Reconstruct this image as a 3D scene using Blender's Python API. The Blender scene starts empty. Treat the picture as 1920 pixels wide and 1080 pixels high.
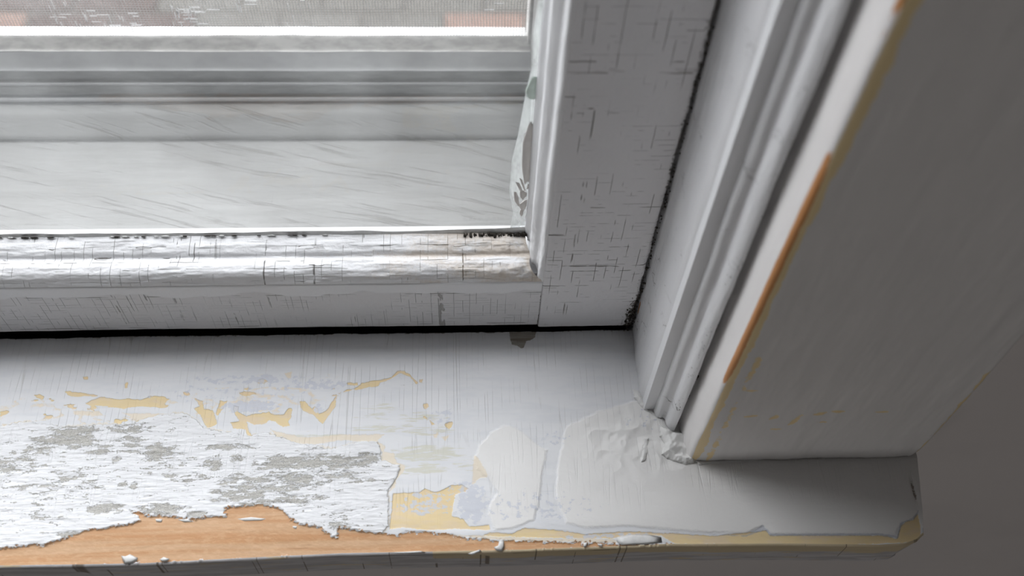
import bpy, bmesh, math, random
import numpy as np
from mathutils import Matrix, Vector

S = bpy.context.scene
COL = S.collection
rng = np.random.RandomState(7)
random.seed(7)

# ------------------------------------------------------------------ camera
F = 1867.0                                      # focal length in pixels of the 1920 px wide photo
a1 = np.array([35040., -420., 1867.]); a2 = np.array([-85., 1220., 1867.])
aX = a1 / np.linalg.norm(a1)
dn = a2 - aX * (a2 @ aX); dn /= np.linalg.norm(dn)
aZ = -dn; aY = np.cross(aZ, aX)
R = np.array([aX, aY, aZ])                      # image axes (right, down, forward) -> world
CAM = np.array([-0.087, -0.2544, 0.43])
cd = bpy.data.cameras.new('camera'); cam = bpy.data.objects.new('camera', cd); COL.objects.link(cam)
cd.sensor_width = 36.0; cd.lens = F * 36.0 / 1920.0; cd.clip_start = 0.01; cd.clip_end = 200
M3 = R @ np.diag([1., -1., -1.])
m = Matrix.Identity(4)
for i in range(3):
    for j in range(3): m[i][j] = float(M3[i, j])
    m[i][3] = float(CAM[i])
cam.matrix_world = m
cd.dof.use_dof = True; cd.dof.focus_distance = 0.475; cd.dof.aperture_fstop = 8.0
S.camera = cam

# ------------------------------------------------------------------ world, lights, exposure
w = bpy.data.worlds.new('overcast_sky'); S.world = w; w.use_nodes = True
nt = w.node_tree; nt.nodes.clear()
wo = nt.nodes.new('ShaderNodeOutputWorld'); bg = nt.nodes.new('ShaderNodeBackground')
tc = nt.nodes.new('ShaderNodeTexCoord'); sx = nt.nodes.new('ShaderNodeSeparateXYZ'); cr = nt.nodes.new('ShaderNodeValToRGB')
nt.links.new(tc.outputs['Generated'], sx.inputs[0]); nt.links.new(sx.outputs[2], cr.inputs[0])
cr.color_ramp.elements[0].position = 0.0; cr.color_ramp.elements[0].color = (0.935, 0.955, 0.98, 1)
cr.color_ramp.elements[1].position = 1.0; cr.color_ramp.elements[1].color = (0.94, 0.965, 0.99, 1)
nt.links.new(cr.outputs[0], bg.inputs[0]); bg.inputs[1].default_value = 7.2
nt.links.new(bg.outputs[0], wo.inputs[0])

def area(name, loc, target, sx_, sy_, power, col):
    l = bpy.data.lights.new(name, 'AREA'); l.shape = 'RECTANGLE'; l.size = sx_; l.size_y = sy_; l.energy = power; l.color = col
    o = bpy.data.objects.new(name, l); COL.objects.link(o); o.location = loc
    o.rotation_euler = (Vector(target) - Vector(loc)).to_track_quat('-Z', 'Y').to_euler()
    return o
por = area('window_portal', (-0.60, 0.27, 0.66), (-0.60, -1.0, 0.66), 1.26, 1.42, 1, (1, 1, 1)); por.data.cycles.is_portal = True
fill = area('added_room_fill', (-0.7, -2.5, -0.25), (0.1, 0, 0.0), 1.2, .9, 7.6, (1.0, 0.985, 0.975))  # added fill lamp low in the room, no window stands there
S.view_settings.view_transform = 'Standard'; S.view_settings.look = 'None'
S.view_settings.gamma = 1.0; S.view_settings.use_curve_mapping = False
S.view_settings.exposure = 0.0

# ------------------------------------------------------------------ measuring helpers (photo pixel -> point on a real plane)
def on(px, py, ax, val):
    r = R @ np.array([px - 960., py - 540., F]); t = (val - CAM[ax]) / r[ax]; return CAM + r * t
def sill(pts, ox=0., oy=0., k=1.):              # pixels of the sill top -> (x, y) in metres on the sill
    return [tuple(on(ox + x / k, oy + y / k, 2, 0.)[:2]) for x, y in pts]
def face(pts, yv, ox=0., oy=0., k=1.):
    return [tuple(on(ox + x / k, oy + y / k, 1, yv)[[0, 2]]) for x, y in pts]

# ------------------------------------------------------------------ noise on numpy arrays
def vnoise(x, y, seed=0):
    xi = np.floor(x).astype(np.int64); yi = np.floor(y).astype(np.int64); fx = x - xi; fy = y - yi
    def h(a, b):
        n = (a * 374761393 + b * 668265263 + seed * 974634777) & 0xffffffff
        n = ((n ^ (n >> 13)) * 1274126177) & 0xffffffff
        n = ((n ^ (n >> 16)) * 2246822519) & 0xffffffff
        return ((n ^ (n >> 15)) & 0xffff) / 65535.0
    fx = fx * fx * (3 - 2 * fx); fy = fy * fy * (3 - 2 * fy)
    return (h(xi, yi) * (1 - fx) + h(xi + 1, yi) * fx) * (1 - fy) + (h(xi, yi + 1) * (1 - fx) + h(xi + 1, yi + 1) * fx) * fy
def fbm(x, y, o=4, seed=0, g=0.5):
    s = np.zeros(np.broadcast(x, y).shape); a = 1.; t = 0.
    for i in range(o):
        s += a * (vnoise(x, y, seed + i * 17) - .5); t += a; a *= g; x = x * 2.03 + 7.1; y = y * 2.03 + 3.7
    return s / t * 2                              # about -1..1
def sstep(a, b, v):
    t = np.clip((v - a) / (b - a), 0, 1); return t * t * (3 - 2 * t)
def sdf(x, y, poly, margin=0.02):                 # signed distance to a polygon, positive inside (metres)
    P = np.array(poly); out = np.full(x.shape, -margin)
    b = (x > P[:, 0].min() - margin) & (x < P[:, 0].max() + margin) & (y > P[:, 1].min() - margin) & (y < P[:, 1].max() + margin)
    if not b.any(): return out
    X = x[b]; Y = y[b]; d = np.full(X.shape, 1e9); ins = np.zeros(X.shape, bool); n = len(P)
    for i in range(n):
        ax_, ay_ = P[i]; bx_, by_ = P[(i + 1) % n]; ex, ey = bx_ - ax_, by_ - ay_
        t = np.clip(((X - ax_) * ex + (Y - ay_) * ey) / (ex * ex + ey * ey + 1e-18), 0, 1)
        d = np.minimum(d, (X - ax_ - t * ex) ** 2 + (Y - ay_ - t * ey) ** 2)
        if ay_ != by_:
            ins ^= ((ay_ > Y) != (by_ > Y)) & (X < ex * (Y - ay_) / (by_ - ay_) + ax_)
    d = np.sqrt(d); out[b] = np.maximum(np.where(ins, d, -d), -margin)
    return out
def union(x, y, polys, margin=0.02):
    o = np.full(x.shape, -margin)
    for p in polys: o = np.maximum(o, sdf(x, y, p, margin))
    return o

# ------------------------------------------------------------------ objects
def tag(o, label=None, cat=None, group=None, kind=None):
    for k, v in (('label', label), ('category', cat), ('group', group), ('kind', kind)):
        if v: o[k] = v
    return o
def empty(name, loc, label=None, cat=None, kind=None, group=None):
    o = bpy.data.objects.new(name, None); COL.objects.link(o); o.location = loc; o.empty_display_size = 0.02
    return tag(o, label, cat, group, kind)
def link(name, me, mat, parent=None, label=None, smooth=True):
    o = bpy.data.objects.new(name, me); COL.objects.link(o)
    if mat: me.materials.append(mat)
    if parent:
        top = parent; off = Vector((0, 0, 0))
        while top: off += top.location; top = top.parent
        me.transform(Matrix.Translation(-off)); o.parent = parent
    if smooth: me.shade_smooth()
    if label: o['label'] = label
    return o
def grid(name, P, mat, parent=None, attrs=None, label=None, smooth=True, closed=False):
    nu, nv = P.shape[:2]
    me = bpy.data.meshes.new(name); me.vertices.add(nu * nv); me.vertices.foreach_set('co', P.reshape(-1).astype(np.float32))
    i = np.arange(nu * nv).reshape(nu, nv)
    if closed: i = np.vstack([i, i[:1]])
    q = np.stack([i[:-1, :-1], i[1:, :-1], i[1:, 1:], i[:-1, 1:]], -1).reshape(-1, 4)
    nq = len(q); me.loops.add(nq * 4); me.polygons.add(nq)
    me.loops.foreach_set('vertex_index', q.reshape(-1).astype(np.int32))
    me.polygons.foreach_set('loop_start', (np.arange(nq) * 4).astype(np.int32))
    me.polygons.foreach_set('loop_total', np.full(nq, 4, np.int32))
    me.update(calc_edges=True)
    for k, A in (attrs or {}).items():
        at = me.color_attributes.new(k, 'FLOAT_COLOR', 'POINT'); at.data.foreach_set('color', A.reshape(-1).astype(np.float32))
    me.validate()
    return link(name, me, mat, parent, label, smooth)
def boxmesh(bm, x0, x1, y0, y1, z0, z1):
    v = [bm.verts.new(p) for p in ((x0, y0, z0), (x1, y0, z0), (x1, y1, z0), (x0, y1, z0), (x0, y0, z1), (x1, y0, z1), (x1, y1, z1), (x0, y1, z1))]
    for f in ((0, 3, 2, 1), (4, 5, 6, 7), (0, 1, 5, 4), (1, 2, 6, 5), (2, 3, 7, 6), (3, 0, 4, 7)): bm.faces.new([v[k] for k in f])
def box(name, x0, x1, y0, y1, z0, z1, mat, parent=None, bevel=0.0, label=None):
    bm = bmesh.new(); boxmesh(bm, x0, x1, y0, y1, z0, z1)
    if bevel: bmesh.ops.bevel(bm, geom=bm.edges[:] + bm.verts[:], offset=bevel, segments=3, affect='EDGES', profile=0.6)
    me = bpy.data.meshes.new(name); bm.to_mesh(me); bm.free()
    return link(name, me, mat, parent, label, smooth=False)
def solid_poly(name, pts3, thick, mat, parent=None, label=None, rough=0.0, taper=0.6):   # irregular flake: outline + domed top
    P = np.array(pts3); n = len(P); c = P.mean(0)
    v = [tuple(p) for p in P] + [tuple(c + (p - c) * taper + np.array(thick)) for p in P] + [tuple(c + np.array(thick) * 1.25)]
    f = [(i, (i + 1) % n, n + (i + 1) % n, n + i) for i in range(n)] + [(n + i, n + (i + 1) % n, 2 * n) for i in range(n)] + [tuple(range(n - 1, -1, -1))]
    me = bpy.data.meshes.new(name); me.from_pydata(v, [], f); me.update()
    return link(name, me, mat, parent, label)

# ------------------------------------------------------------------ materials
class NT:
    def __init__(s, name):
        s.m = bpy.data.materials.new(name); s.m.use_nodes = True; s.t = s.m.node_tree; s.t.nodes.clear()
        s.out = s.n('ShaderNodeOutputMaterial'); s.tc = s.n('ShaderNodeTexCoord').outputs['Object']
    def n(s, k, **kw):
        x = s.t.nodes.new(k)
        for a, b in kw.items(): setattr(x, a, b)
        return x
    def put(s, sock, v):
        if isinstance(v, bpy.types.NodeSocket): s.t.links.new(v, sock)
        elif v is not None:
            sock.default_value = (*v, 1.0) if isinstance(v, tuple) and len(v) == 3 and sock.type == 'RGBA' else v
    def math(s, op, a, b=None, c=None, clamp=False):
        x = s.n('ShaderNodeMath', operation=op, use_clamp=clamp)
        for i, v in enumerate((a, b, c)): s.put(x.inputs[i], v)
        return x.outputs[0]
    def add(s, a, b): return s.math('ADD', a, b)
    def mul(s, a, b): return s.math('MULTIPLY', a, b)
    def scale(s, v, vec=None):
        x = s.n('ShaderNodeMapping'); s.put(x.inputs[0], vec or s.tc); x.inputs['Scale'].default_value = v; return x.outputs[0]
    def noise(s, sc, detail=3, rough=.55, vec=None, dist=0.):
        x = s.n('ShaderNodeTexNoise'); s.put(x.inputs['Vector'], s.scale(sc, vec)); x.inputs['Scale'].default_value = 1
        x.inputs['Detail'].default_value = detail; x.inputs['Roughness'].default_value = rough; x.inputs['Distortion'].default_value = dist
        return x.outputs[0]
    def cells(s, sc, feat='DISTANCE_TO_EDGE', vec=None, rand=1.):
        x = s.n('ShaderNodeTexVoronoi', feature=feat); s.put(x.inputs['Vector'], s.scale(sc, vec)); x.inputs['Scale'].default_value = 1
        x.inputs['Randomness'].default_value = rand
        return x.outputs['Distance']
    def step(s, v, a, b):
        x = s.n('ShaderNodeMapRange', interpolation_type='SMOOTHSTEP'); s.put(x.inputs[0], v)
        s.put(x.inputs[1], a); s.put(x.inputs[2], b); return x.outputs[0]
    def mix(s, f, a, b):
        x = s.n('ShaderNodeMix', data_type='RGBA'); s.put(x.inputs[0], f); s.put(x.inputs[6], a); s.put(x.inputs[7], b); return x.outputs[2]
    def warp(s, sc, amp, vec=None):
        x = s.n('ShaderNodeTexNoise'); s.put(x.inputs['Vector'], s.scale(sc, vec)); x.inputs['Scale'].default_value = 1; x.inputs['Detail'].default_value = 2
        y = s.n('ShaderNodeVectorMath', operation='MULTIPLY_ADD'); s.put(y.inputs[0], x.outputs['Color']); y.inputs[1].default_value = (amp,) * 3
        s.put(y.inputs[2], vec or s.tc); return y.outputs[0]
    def attr(s, name):
        x = s.n('ShaderNodeAttribute', attribute_name=name); y = s.n('ShaderNodeSeparateColor'); s.put(y.inputs[0], x.outputs['Color'])
        return y.outputs[0], y.outputs[1], y.outputs[2], x.outputs['Alpha']
    def bsdf(s, col, rough=.5, height=None, dist=1e-4, strength=1., spec=.4, metal=0.):
        b = s.n('ShaderNodeBsdfPrincipled'); s.put(b.inputs['Base Color'], col); s.put(b.inputs['Roughness'], rough)
        b.inputs['Specular IOR Level'].default_value = spec; b.inputs['Metallic'].default_value = metal
        if height is not None:
            u = s.n('ShaderNodeBump'); s.put(u.inputs['Height'], height); u.inputs['Distance'].default_value = dist; u.inputs['Strength'].default_value = strength
            s.put(b.inputs['Normal'], u.outputs[0])
        s.t.links.new(b.outputs[0], s.out.inputs[0]); return s.m

WHITE = (.77, .775, .79); WARM = (.82, .81, .795); BEIGE = (.80, .64, .37); PALE = (.80, .70, .55); WOOD = (.62, .395, .235)
GREY = (.60, .585, .55); BLUE = (.63, .65, .71); GREEN = (.66, .65, .55); CRACK = (.11, .095, .08); DIRTC = (.055, .042, .028)

def painted(name, base=WHITE, cr=None, cr_amt=.5, cr_w=.03, second=None, spots=True, rough=.48, bump=1., dirt=None, opac=.55, cutz=None):
    """old cracked gloss paint; cr = stretch of the crackle cells; dirt = colour attribute with grime / stain masks"""
    N = NT(name); W = N.warp((180, 180, 180), .0004)
    big = N.noise((22, 22, 22), 3); fine = N.noise((900, 900, 900), 3)
    tone = N.step(big, .3, .7)
    col = N.mix(N.mul(tone, .35), base, tuple(c * .90 for c in base))
    h = N.add(N.mul(N.noise((160, 160, 160), 4, .6), .8), N.mul(fine, .25))
    for k, (sc, amt) in enumerate(((cr, cr_amt), (second, cr_amt * .9))):
        if not sc: continue
        e = N.cells(sc[:3], vec=W, rand=.5 if .01 in sc else 1.); gsc = sc[3] if len(sc) > 3 else (70, 70, 70)
        th = .72 - amt * .3
        gate = N.mul(N.step(N.noise(gsc, 2, .6), th, th + .06), N.step(N.noise((28, 28, 28), 2, .5), .36, .52))
        c = N.mul(N.math('SUBTRACT', 1., N.step(e, cr_w * .3, cr_w)), gate)
        if cutz is not None:
            z = N.n('ShaderNodeSeparateXYZ'); N.put(z.inputs[0], N.tc)
            zs_m = N.step(N.add(z.outputs[2], N.mul(N.math('SUBTRACT', N.noise((35, 35, 35), 3), .5), .014)), cutz - .0006, cutz + .0006); c = N.mul(c, N.math('SUBTRACT', 1., zs_m))
            if k == 0: col = N.mix(N.math('SUBTRACT', 1., zs_m), col, (.665, .66, .67))
        col = N.mix(N.mul(c, opac), col, CRACK); h = N.math('SUBTRACT', h, N.mul(c, 1.4))
    if spots:
        sp = N.step(N.noise((330, 330, 330), 2, .8), .765, .80)
        col = N.mix(N.mul(sp, .6), col, (.30, .26, .21)); h = N.math('SUBTRACT', h, N.mul(sp, .6))
    if dirt:                                     # r mould/black grime, g brown stain, b beige under-coat, a bare wood
        r, g, b, a = N.attr(dirt)
        jit = N.math('SUBTRACT', N.noise((700, 700, 700), 4, .7), .5); jit2 = N.math('SUBTRACT', N.noise((150, 150, 150), 4, .6), .5)
        ms = N.step(N.add(g, N.mul(jit, .9)), .25, .95); col = N.mix(N.mul(ms, .55), col, (.50, .39, .27))
        mb = N.step(N.add(b, N.mul(jit2, 1.1)), .44, .54); col = N.mix(mb, col, BEIGE)
        mw = N.step(N.add(a, N.mul(jit2, .9)), .46, .54); col = N.mix(mw, col, (.55, .25, .09))
        md = N.step(N.add(r, N.mul(jit, 1.7)), .62, .80); col = N.mix(N.mul(md, .92), col, DIRTC)
        h = N.math('SUBTRACT', h, N.add(N.mul(mb, .8), N.add(N.mul(mw, 1.2), N.mul(md, 1.2))))
    return N.bsdf(col, rough, h, .00035 * bump, .8)

M = {}
M['rail'] = painted('cracked_rail_paint', cr=(276, .01, .01, (276, 1, 75)), cr_amt=.84, cr_w=.028, second=(.01, .01, 420, (70, 1, 420)), dirt='grime', cutz=.0365 - .0042)
M['bead'] = painted('crazed_bead_paint', base=(.71, .712, .725), opac=.85, cr=(.01, 150, 420, (90, 200, 420)), cr_amt=.80, cr_w=.022, second=(230, .01, .01, (230, 110, 110)), dirt='grime', bump=1.7, spots=False)
M['stile'] = painted('cracked_stile_paint', base=(.72, .715, .73), opac=.8, cr=(210, .01, .01, (200, 1, 48)), cr_amt=.70, cr_w=.035, second=(.01, .01, 360, (75, 1, 360)), dirt='grime', bump=.9)
M['stilebead'] = painted('smooth_bead_paint', dirt='grime', bump=.7)
M['stop'] = painted('brushed_stop_paint', base=(.70, .70, .712), opac=.8, cr=(170, 170, 300), cr_amt=.42, cr_w=.03, dirt='grime', bump=.8)
M['casing'] = painted('worn_casing_paint', base=(.74, .72, .71), dirt='grime', bump=.22, spots=False)
M['plain'] = painted('old_white_paint', spots=False)
M['caulk'] = painted('caulk', base=(.78, .775, .76), spots=False, bump=1.6, rough=.6)

def plain(name, col, rough=.6, sc=(60, 60, 60), var=.15, bump=.0002, metal=0., stretch=None):
    N = NT(name); n = N.noise(sc, 4, .6)
    c = N.mix(N.step(n, .35, .68), col, tuple(v * (1 - var) for v in col))
    return N.bsdf(c, rough, n, bump, .6, metal=metal)
M['wall'] = plain('smooth_grey_wall_paint', (.66, .62, .605), .75, (9, 9, 9), .05, .0001)
M['room'] = plain('room_plaster', (.36, .355, .35), .85, (6, 6, 6), .05)
M['floor'] = plain('floor_boards', (.20, .16, .13), .5, (2, 25, 2), .35)
M['outer'] = None
M['track'] = plain('weathered_grey_track', (.36, .365, .36), .5, (70, 200, 200), .16, .0002)
M['lip'] = plain('pale_track_lip', (.40, .405, .405), .5, (70, 100, 100), .1)
M['screenframe'] = plain('dusty_screen_frame', (.50, .49, .47), .7, (90, 200, 200), .25, .0004)
M['wire'] = plain('grey_screen_wire', (.40, .40, .39), .6, (90, 90, 90), .2)
M['lint'] = plain('pale_lint', (.80, .80, .80), .9)
M['smear'] = plain('mauve_grey_paint_smear', (.60, .575, .55), .45, (200, 200, 200), .08)
M['green'] = plain('pale_green_smear', (.60, .70, .64), .5, (200, 200, 200), .1)
M['brown'] = plain('brown_primer_spot', (.42, .33, .28), .6)
M['flake'] = plain('peeling_paint_flake', (.76, .76, .75), .55, (300, 300, 300), .12)
M['dirt'] = plain('black_debris_and_gap_dark', (.05, .042, .034), .95, (900, 900, 900), .4, .0008)  # crumbs and debris; also blackens the boxes added under the sash
M['white_ledge'] = plain('bright_white_ledge', (.82, .82, .83), .6)

# outer sill seen through the glass: white paint with diagonal grey wood checks
N = NT('weathered_outer_sill_paint')
W_ = N.warp((14, 14, 14), .012)
rot = N.n('ShaderNodeMapping'); N.put(rot.inputs[0], W_); rot.inputs['Rotation'].default_value = (0, 0, math.radians(16))
st = N.noise((14, 330, 50), 4, .65, rot.outputs[0]); gate = N.step(N.noise((10, 55, 30), 3), .40, .55)
mm = N.mul(N.step(st, .53, .64), gate)
c = N.mix(N.mul(mm, .55), (.30, .30, .292), (.19, .183, .17)); c = N.mix(N.mul(N.step(N.noise((30, 90, 90), 4), .5, .75), .3), c, (.265, .26, .25))
M['outer'] = N.bsdf(c, .6, N.math('SUBTRACT', N.noise((60, 300, 60), 4), mm), .0004, .7)

# glass: clear pane with a little dust
N = NT('dusty_window_glass')
fr = N.n('ShaderNodeFresnel'); fr.inputs[0].default_value = 1.45
tr = N.n('ShaderNodeBsdfTransparent'); tr.inputs[0].default_value = (.985, .983, .985, 1)
gl = N.n('ShaderNodeBsdfGlossy'); gl.inputs['Roughness'].default_value = .02; gl.inputs['Color'].default_value = (1, 1, 1, 1)
tl = N.n('ShaderNodeBsdfTranslucent'); tl.inputs[0].default_value = (.8, .82, .82, 1)
m1 = N.n('ShaderNodeMixShader'); N.put(m1.inputs[0], N.mul(fr.outputs[0], .05)); N.put(m1.inputs[1], tr.outputs[0]); N.put(m1.inputs[2], gl.outputs[0])
m2 = N.n('ShaderNodeMixShader'); N.put(m2.inputs[0], N.add(.02, N.mul(N.step(N.noise((25, 25, 25), 4), .4, .7), .035))); N.put(m2.inputs[1], m1.outputs[0]); N.put(m2.inputs[2], tl.outputs[0])
N.t.links.new(m2.outputs[0], N.out.inputs[0]); M['glass'] = N.m
# thin white film of old paint on the glass margin
N = NT('thin_white_paint_film')
tr = N.n('ShaderNodeBsdfTransparent'); df = N.n('ShaderNodeBsdfTranslucent'); df.inputs[0].default_value = (.80, .83, .82, 1)
d2 = N.n('ShaderNodeBsdfDiffuse'); d2.inputs[0].default_value = (.78, .80, .79, 1)
ms = N.n('ShaderNodeMixShader'); ms.inputs[0].default_value = .5; N.put(ms.inputs[1], df.outputs[0]); N.put(ms.inputs[2], d2.outputs[0])
m1 = N.n('ShaderNodeMixShader'); N.put(m1.inputs[0], N.mul(N.step(N.noise((150, 150, 45), 3, .5), .22, .66), .72)); N.put(m1.inputs[1], tr.outputs[0]); N.put(m1.inputs[2], ms.outputs[0])
N.t.links.new(m1.outputs[0], N.out.inputs[0]); M['film'] = N.m

# ------------------------------------------------------------------ sill paint layers
N = NT('peeling_sill_paint')
A = N.attr('layers_a'); B = N.attr('layers_b'); Cc = N.attr('layers_c')   # distances in mm / weights 0..1
j1 = N.math('SUBTRACT', N.noise((420, 700, 420), 4, .65), .5)           # ragged edge jitter
j2 = N.math('SUBTRACT', N.noise((1300, 2000, 1300), 3, .6), .5)
jit = N.add(N.mul(j1, 2.4), N.mul(j2, .9))
edge = lambda d, k=1., wd=.10: N.step(N.add(d, N.mul(jit, k)), -wd, wd)
base = N.mix(N.mul(N.step(N.noise((60, 260, 60), 4), .42, .66), .5), WHITE, (.70, .715, .745))
vl = N.cells((300, 9, 9), vec=N.warp((90, 90, 90), .0004), rand=.7); sxyz = N.n('ShaderNodeSeparateXYZ'); N.put(sxyz.inputs[0], N.tc)
h = N.mul(N.noise((120, 300, 120), 4), .5)
# fine checks across the back of the sill
back = N.step(sxyz.outputs[1], -.045, -.020)
ck = N.mul(N.mul(N.math('SUBTRACT', 1., N.step(vl, .008, .03)), back), N.step(N.noise((60, 60, 60), 3), .42, .60))
hl = N.mul(N.step(N.noise((14, 900, 22), 3, .6), .60, .70), N.step(N.noise((25, 60, 25), 2), .50, .65))
base = N.mix(N.mul(ck, .38), base, (.46, .44, .41)); base = N.mix(N.mul(hl, .20), base, (.50, .52, .57))
h = N.math('SUBTRACT', h, N.mul(ck, .5))
# smooth newer primer on the right
pm = edge(B[2], .8, .9); base = N.mix(pm, base, WARM); h = N.add(h, N.mul(pm, N.add(.7, N.mul(N.noise((520, 520, 520), 3), .35))))
# green-grey streaks
gs = N.step(N.add(B[0], N.mul(N.math('SUBTRACT', N.noise((130, 900, 130), 5, .65), .5), 2.1)), .45, .72)
base = N.mix(N.mul(gs, .8), base, GREEN); h = N.math('SUBTRACT', h, N.mul(gs, .15))
# peach under-coat, then beige under-coat with blue-grey mottling
pk = edge(Cc[0], .8, .35); base = N.mix(N.mul(pk, .8), base, PALE); h = N.math('SUBTRACT', h, N.mul(pk, .35))
bm_ = edge(A[1], .55); bev_ = N.mix(N.mul(N.step(N.noise((70, 260, 70), 4), .46, .62), .6), BEIGE, (.76, .62, .47)); base = N.mix(bm_, base, bev_); h = N.math('SUBTRACT', h, N.mul(bm_, .55))
bl = N.step(N.add(B[1], N.mul(N.math('SUBTRACT', N.noise((330, 420, 330), 4, .6), .5), 2.2)), .50, .68)
bl = N.mul(bl, N.step(B[1], .03, .15)); base = N.mix(N.mul(bl, .85), base, BLUE); h = N.add(h, N.mul(bl, .15))
# rough white coat with horizontal brush ridges and grey crackled patches worn through it
rm = edge(A[2], .9, .12)
rim = N.mul(N.math('SUBTRACT', edge(N.add(A[2], .75), 1.1, .2), rm), N.step(N.noise((90, 120, 90), 3), .42, .55)); base = N.mix(N.mul(rim, .6), base, (.74, .66, .52))
rid = N.noise((150, 1500, 150), 5, .65)
rw = N.mix(N.mul(N.step(rid, .35, .62), .6), (.80, .805, .82), (.87, .875, .885))
base = N.mix(rm, base, rw); h = N.add(h, N.mul(rm, N.add(.7, N.mul(rid, 1.5))))
gn = N.math('SUBTRACT', N.noise((150, 520, 150), 6, .72), .5)
gm = N.step(N.add(N.add(A[3], N.mul(gn, 4.2)), N.mul(j2, 1.3)), .52, .64)
cell = N.math('SUBTRACT', 1., N.step(N.cells((900, 1500, 900), vec=N.warp((300, 300, 300), .0006)), .03, .12))
gc = N.mix(N.mul(cell, .30), GREY, (.36, .34, .30)); gc = N.mix(N.mul(N.step(N.noise((260, 260, 260), 3, .7), .72, .77), .9), gc, (.42, .23, .11))
gm = N.mul(gm, rm); base = N.mix(gm, base, gc); h = N.math('SUBTRACT', h, N.mul(gm, N.add(1.3, N.mul(cell, .6))))
# chip with old grey wood; brown specks; grime
cm = edge(Cc[1], .5, .08); base = N.mix(cm, base, N.mix(N.step(N.noise((60, 900, 60), 3), .4, .6), (.24, .215, .18), (.38, .355, .31))); h = N.math('SUBTRACT', h, N.mul(cm, 1.2))
# pencil-grey outline of coats along the front edge
ol = edge(Cc[3], .5, .15); base = N.mix(N.mul(ol, .55), base, (.42, .44, .50))
# bare wood
wm = edge(A[0], 1.7, .07)
g1 = N.noise((9, 330, 60), 4, .6, vec=N.warp((6, 6, 6), .004)); g2 = N.noise((45, 1400, 45), 3, .7)
wc = N.mix(N.step(g1, .35, .66), WOOD, (.56, .30, .145)); wc = N.mix(N.mul(N.step(g2, .62, .72), .55), wc, (.34, .17, .075))
wc = N.mix(N.mul(N.step(N.noise((260, 700, 260), 4), .5, .62), .25), wc, (.76, .52, .33))
base = N.mix(wm, base, wc)
h = N.add(N.mul(h, N.math('SUBTRACT', 1., wm)), N.mul(wm, N.add(-1.6, N.mul(N.noise((420, 900, 420), 4, .6), .7))))
fr_ = N.mul(N.math('SUBTRACT', wm, edge(N.math('SUBTRACT', A[0], .45), 1.0, .1)), N.step(j1, .02, .2)); base = N.mix(N.mul(fr_, .5), base, (.30, .17, .09))
dm = N.step(N.add(B[3], N.mul(jit, .33)), .50, .66); base = N.mix(N.mul(dm, .75), base, (.17, .13, .09))
sp = N.step(N.noise((260, 260, 260), 2, .85), .795, .81); base = N.mix(N.mul(N.mul(sp, N.math('SUBTRACT', 1., wm)), .6), base, (.36, .29, .20))
M['sill'] = N.bsdf(base, N.add(.45, N.mul(wm, .2)), h, .00022, .85, spec=.3)

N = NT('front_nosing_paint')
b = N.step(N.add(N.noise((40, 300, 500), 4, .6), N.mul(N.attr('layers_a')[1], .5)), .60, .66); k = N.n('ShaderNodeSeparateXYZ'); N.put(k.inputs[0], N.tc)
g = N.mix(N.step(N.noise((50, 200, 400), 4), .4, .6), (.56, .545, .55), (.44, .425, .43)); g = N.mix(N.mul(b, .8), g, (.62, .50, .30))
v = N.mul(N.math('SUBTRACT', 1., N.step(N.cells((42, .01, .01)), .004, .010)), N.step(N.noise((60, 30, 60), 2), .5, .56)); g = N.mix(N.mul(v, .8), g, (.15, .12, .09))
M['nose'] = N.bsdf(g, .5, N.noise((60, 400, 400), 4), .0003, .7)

# ------------------------------------------------------------------ SETTING: the room around the window
WY = -0.053                                       # face of the plaster wall
XL = -1.20                                        # left jamb of the opening
def struct(o, label=None):
    o['kind'] = 'structure'
    if label: o['label'] = label
    return o
wl = empty('wall_window', (0, 0, -.9), kind='structure', label='smooth grey painted plaster wall around and below the old window')
YO = .2315
box('panel', .09, 2.2, WY, YO, -.9, 1.9, M['wall'], wl); box('panel', -3.2, XL - .09, WY, YO, -.9, 1.9, M['wall'], wl)
box('panel', XL - .09, .09, WY, .045, -.9, -.024, M['wall'], wl); box('panel', XL - .09, .09, WY, YO, 1.36, 1.9, M['wall'], wl)
box('panel', XL - .09, .09, .045, YO, -.9, -.05, M['wall'], wl)
struct(box('wall_right', 2.2, 2.35, -3.2, .30, -.9, 1.9, M['room']), 'plain plaster side wall beyond the casing')
struct(box('wall_left', -3.35, -3.2, -3.2, .30, -.9, 1.9, M['room']), 'plain plaster wall at the far end of the room')
struct(box('wall_back', -3.2, 2.2, -3.35, -3.2, -.9, 1.9, M['room']), 'plain plaster wall behind the viewer')
struct(box('ceiling', -3.35, 2.35, -3.35, .30, 1.9, 2.0, M['room']), 'plain plaster ceiling of the room')
struct(box('floor', -3.35, 2.35, -3.35, .30, -1.0, -.9, M['floor']), 'brown boarded floor below the window')

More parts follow.
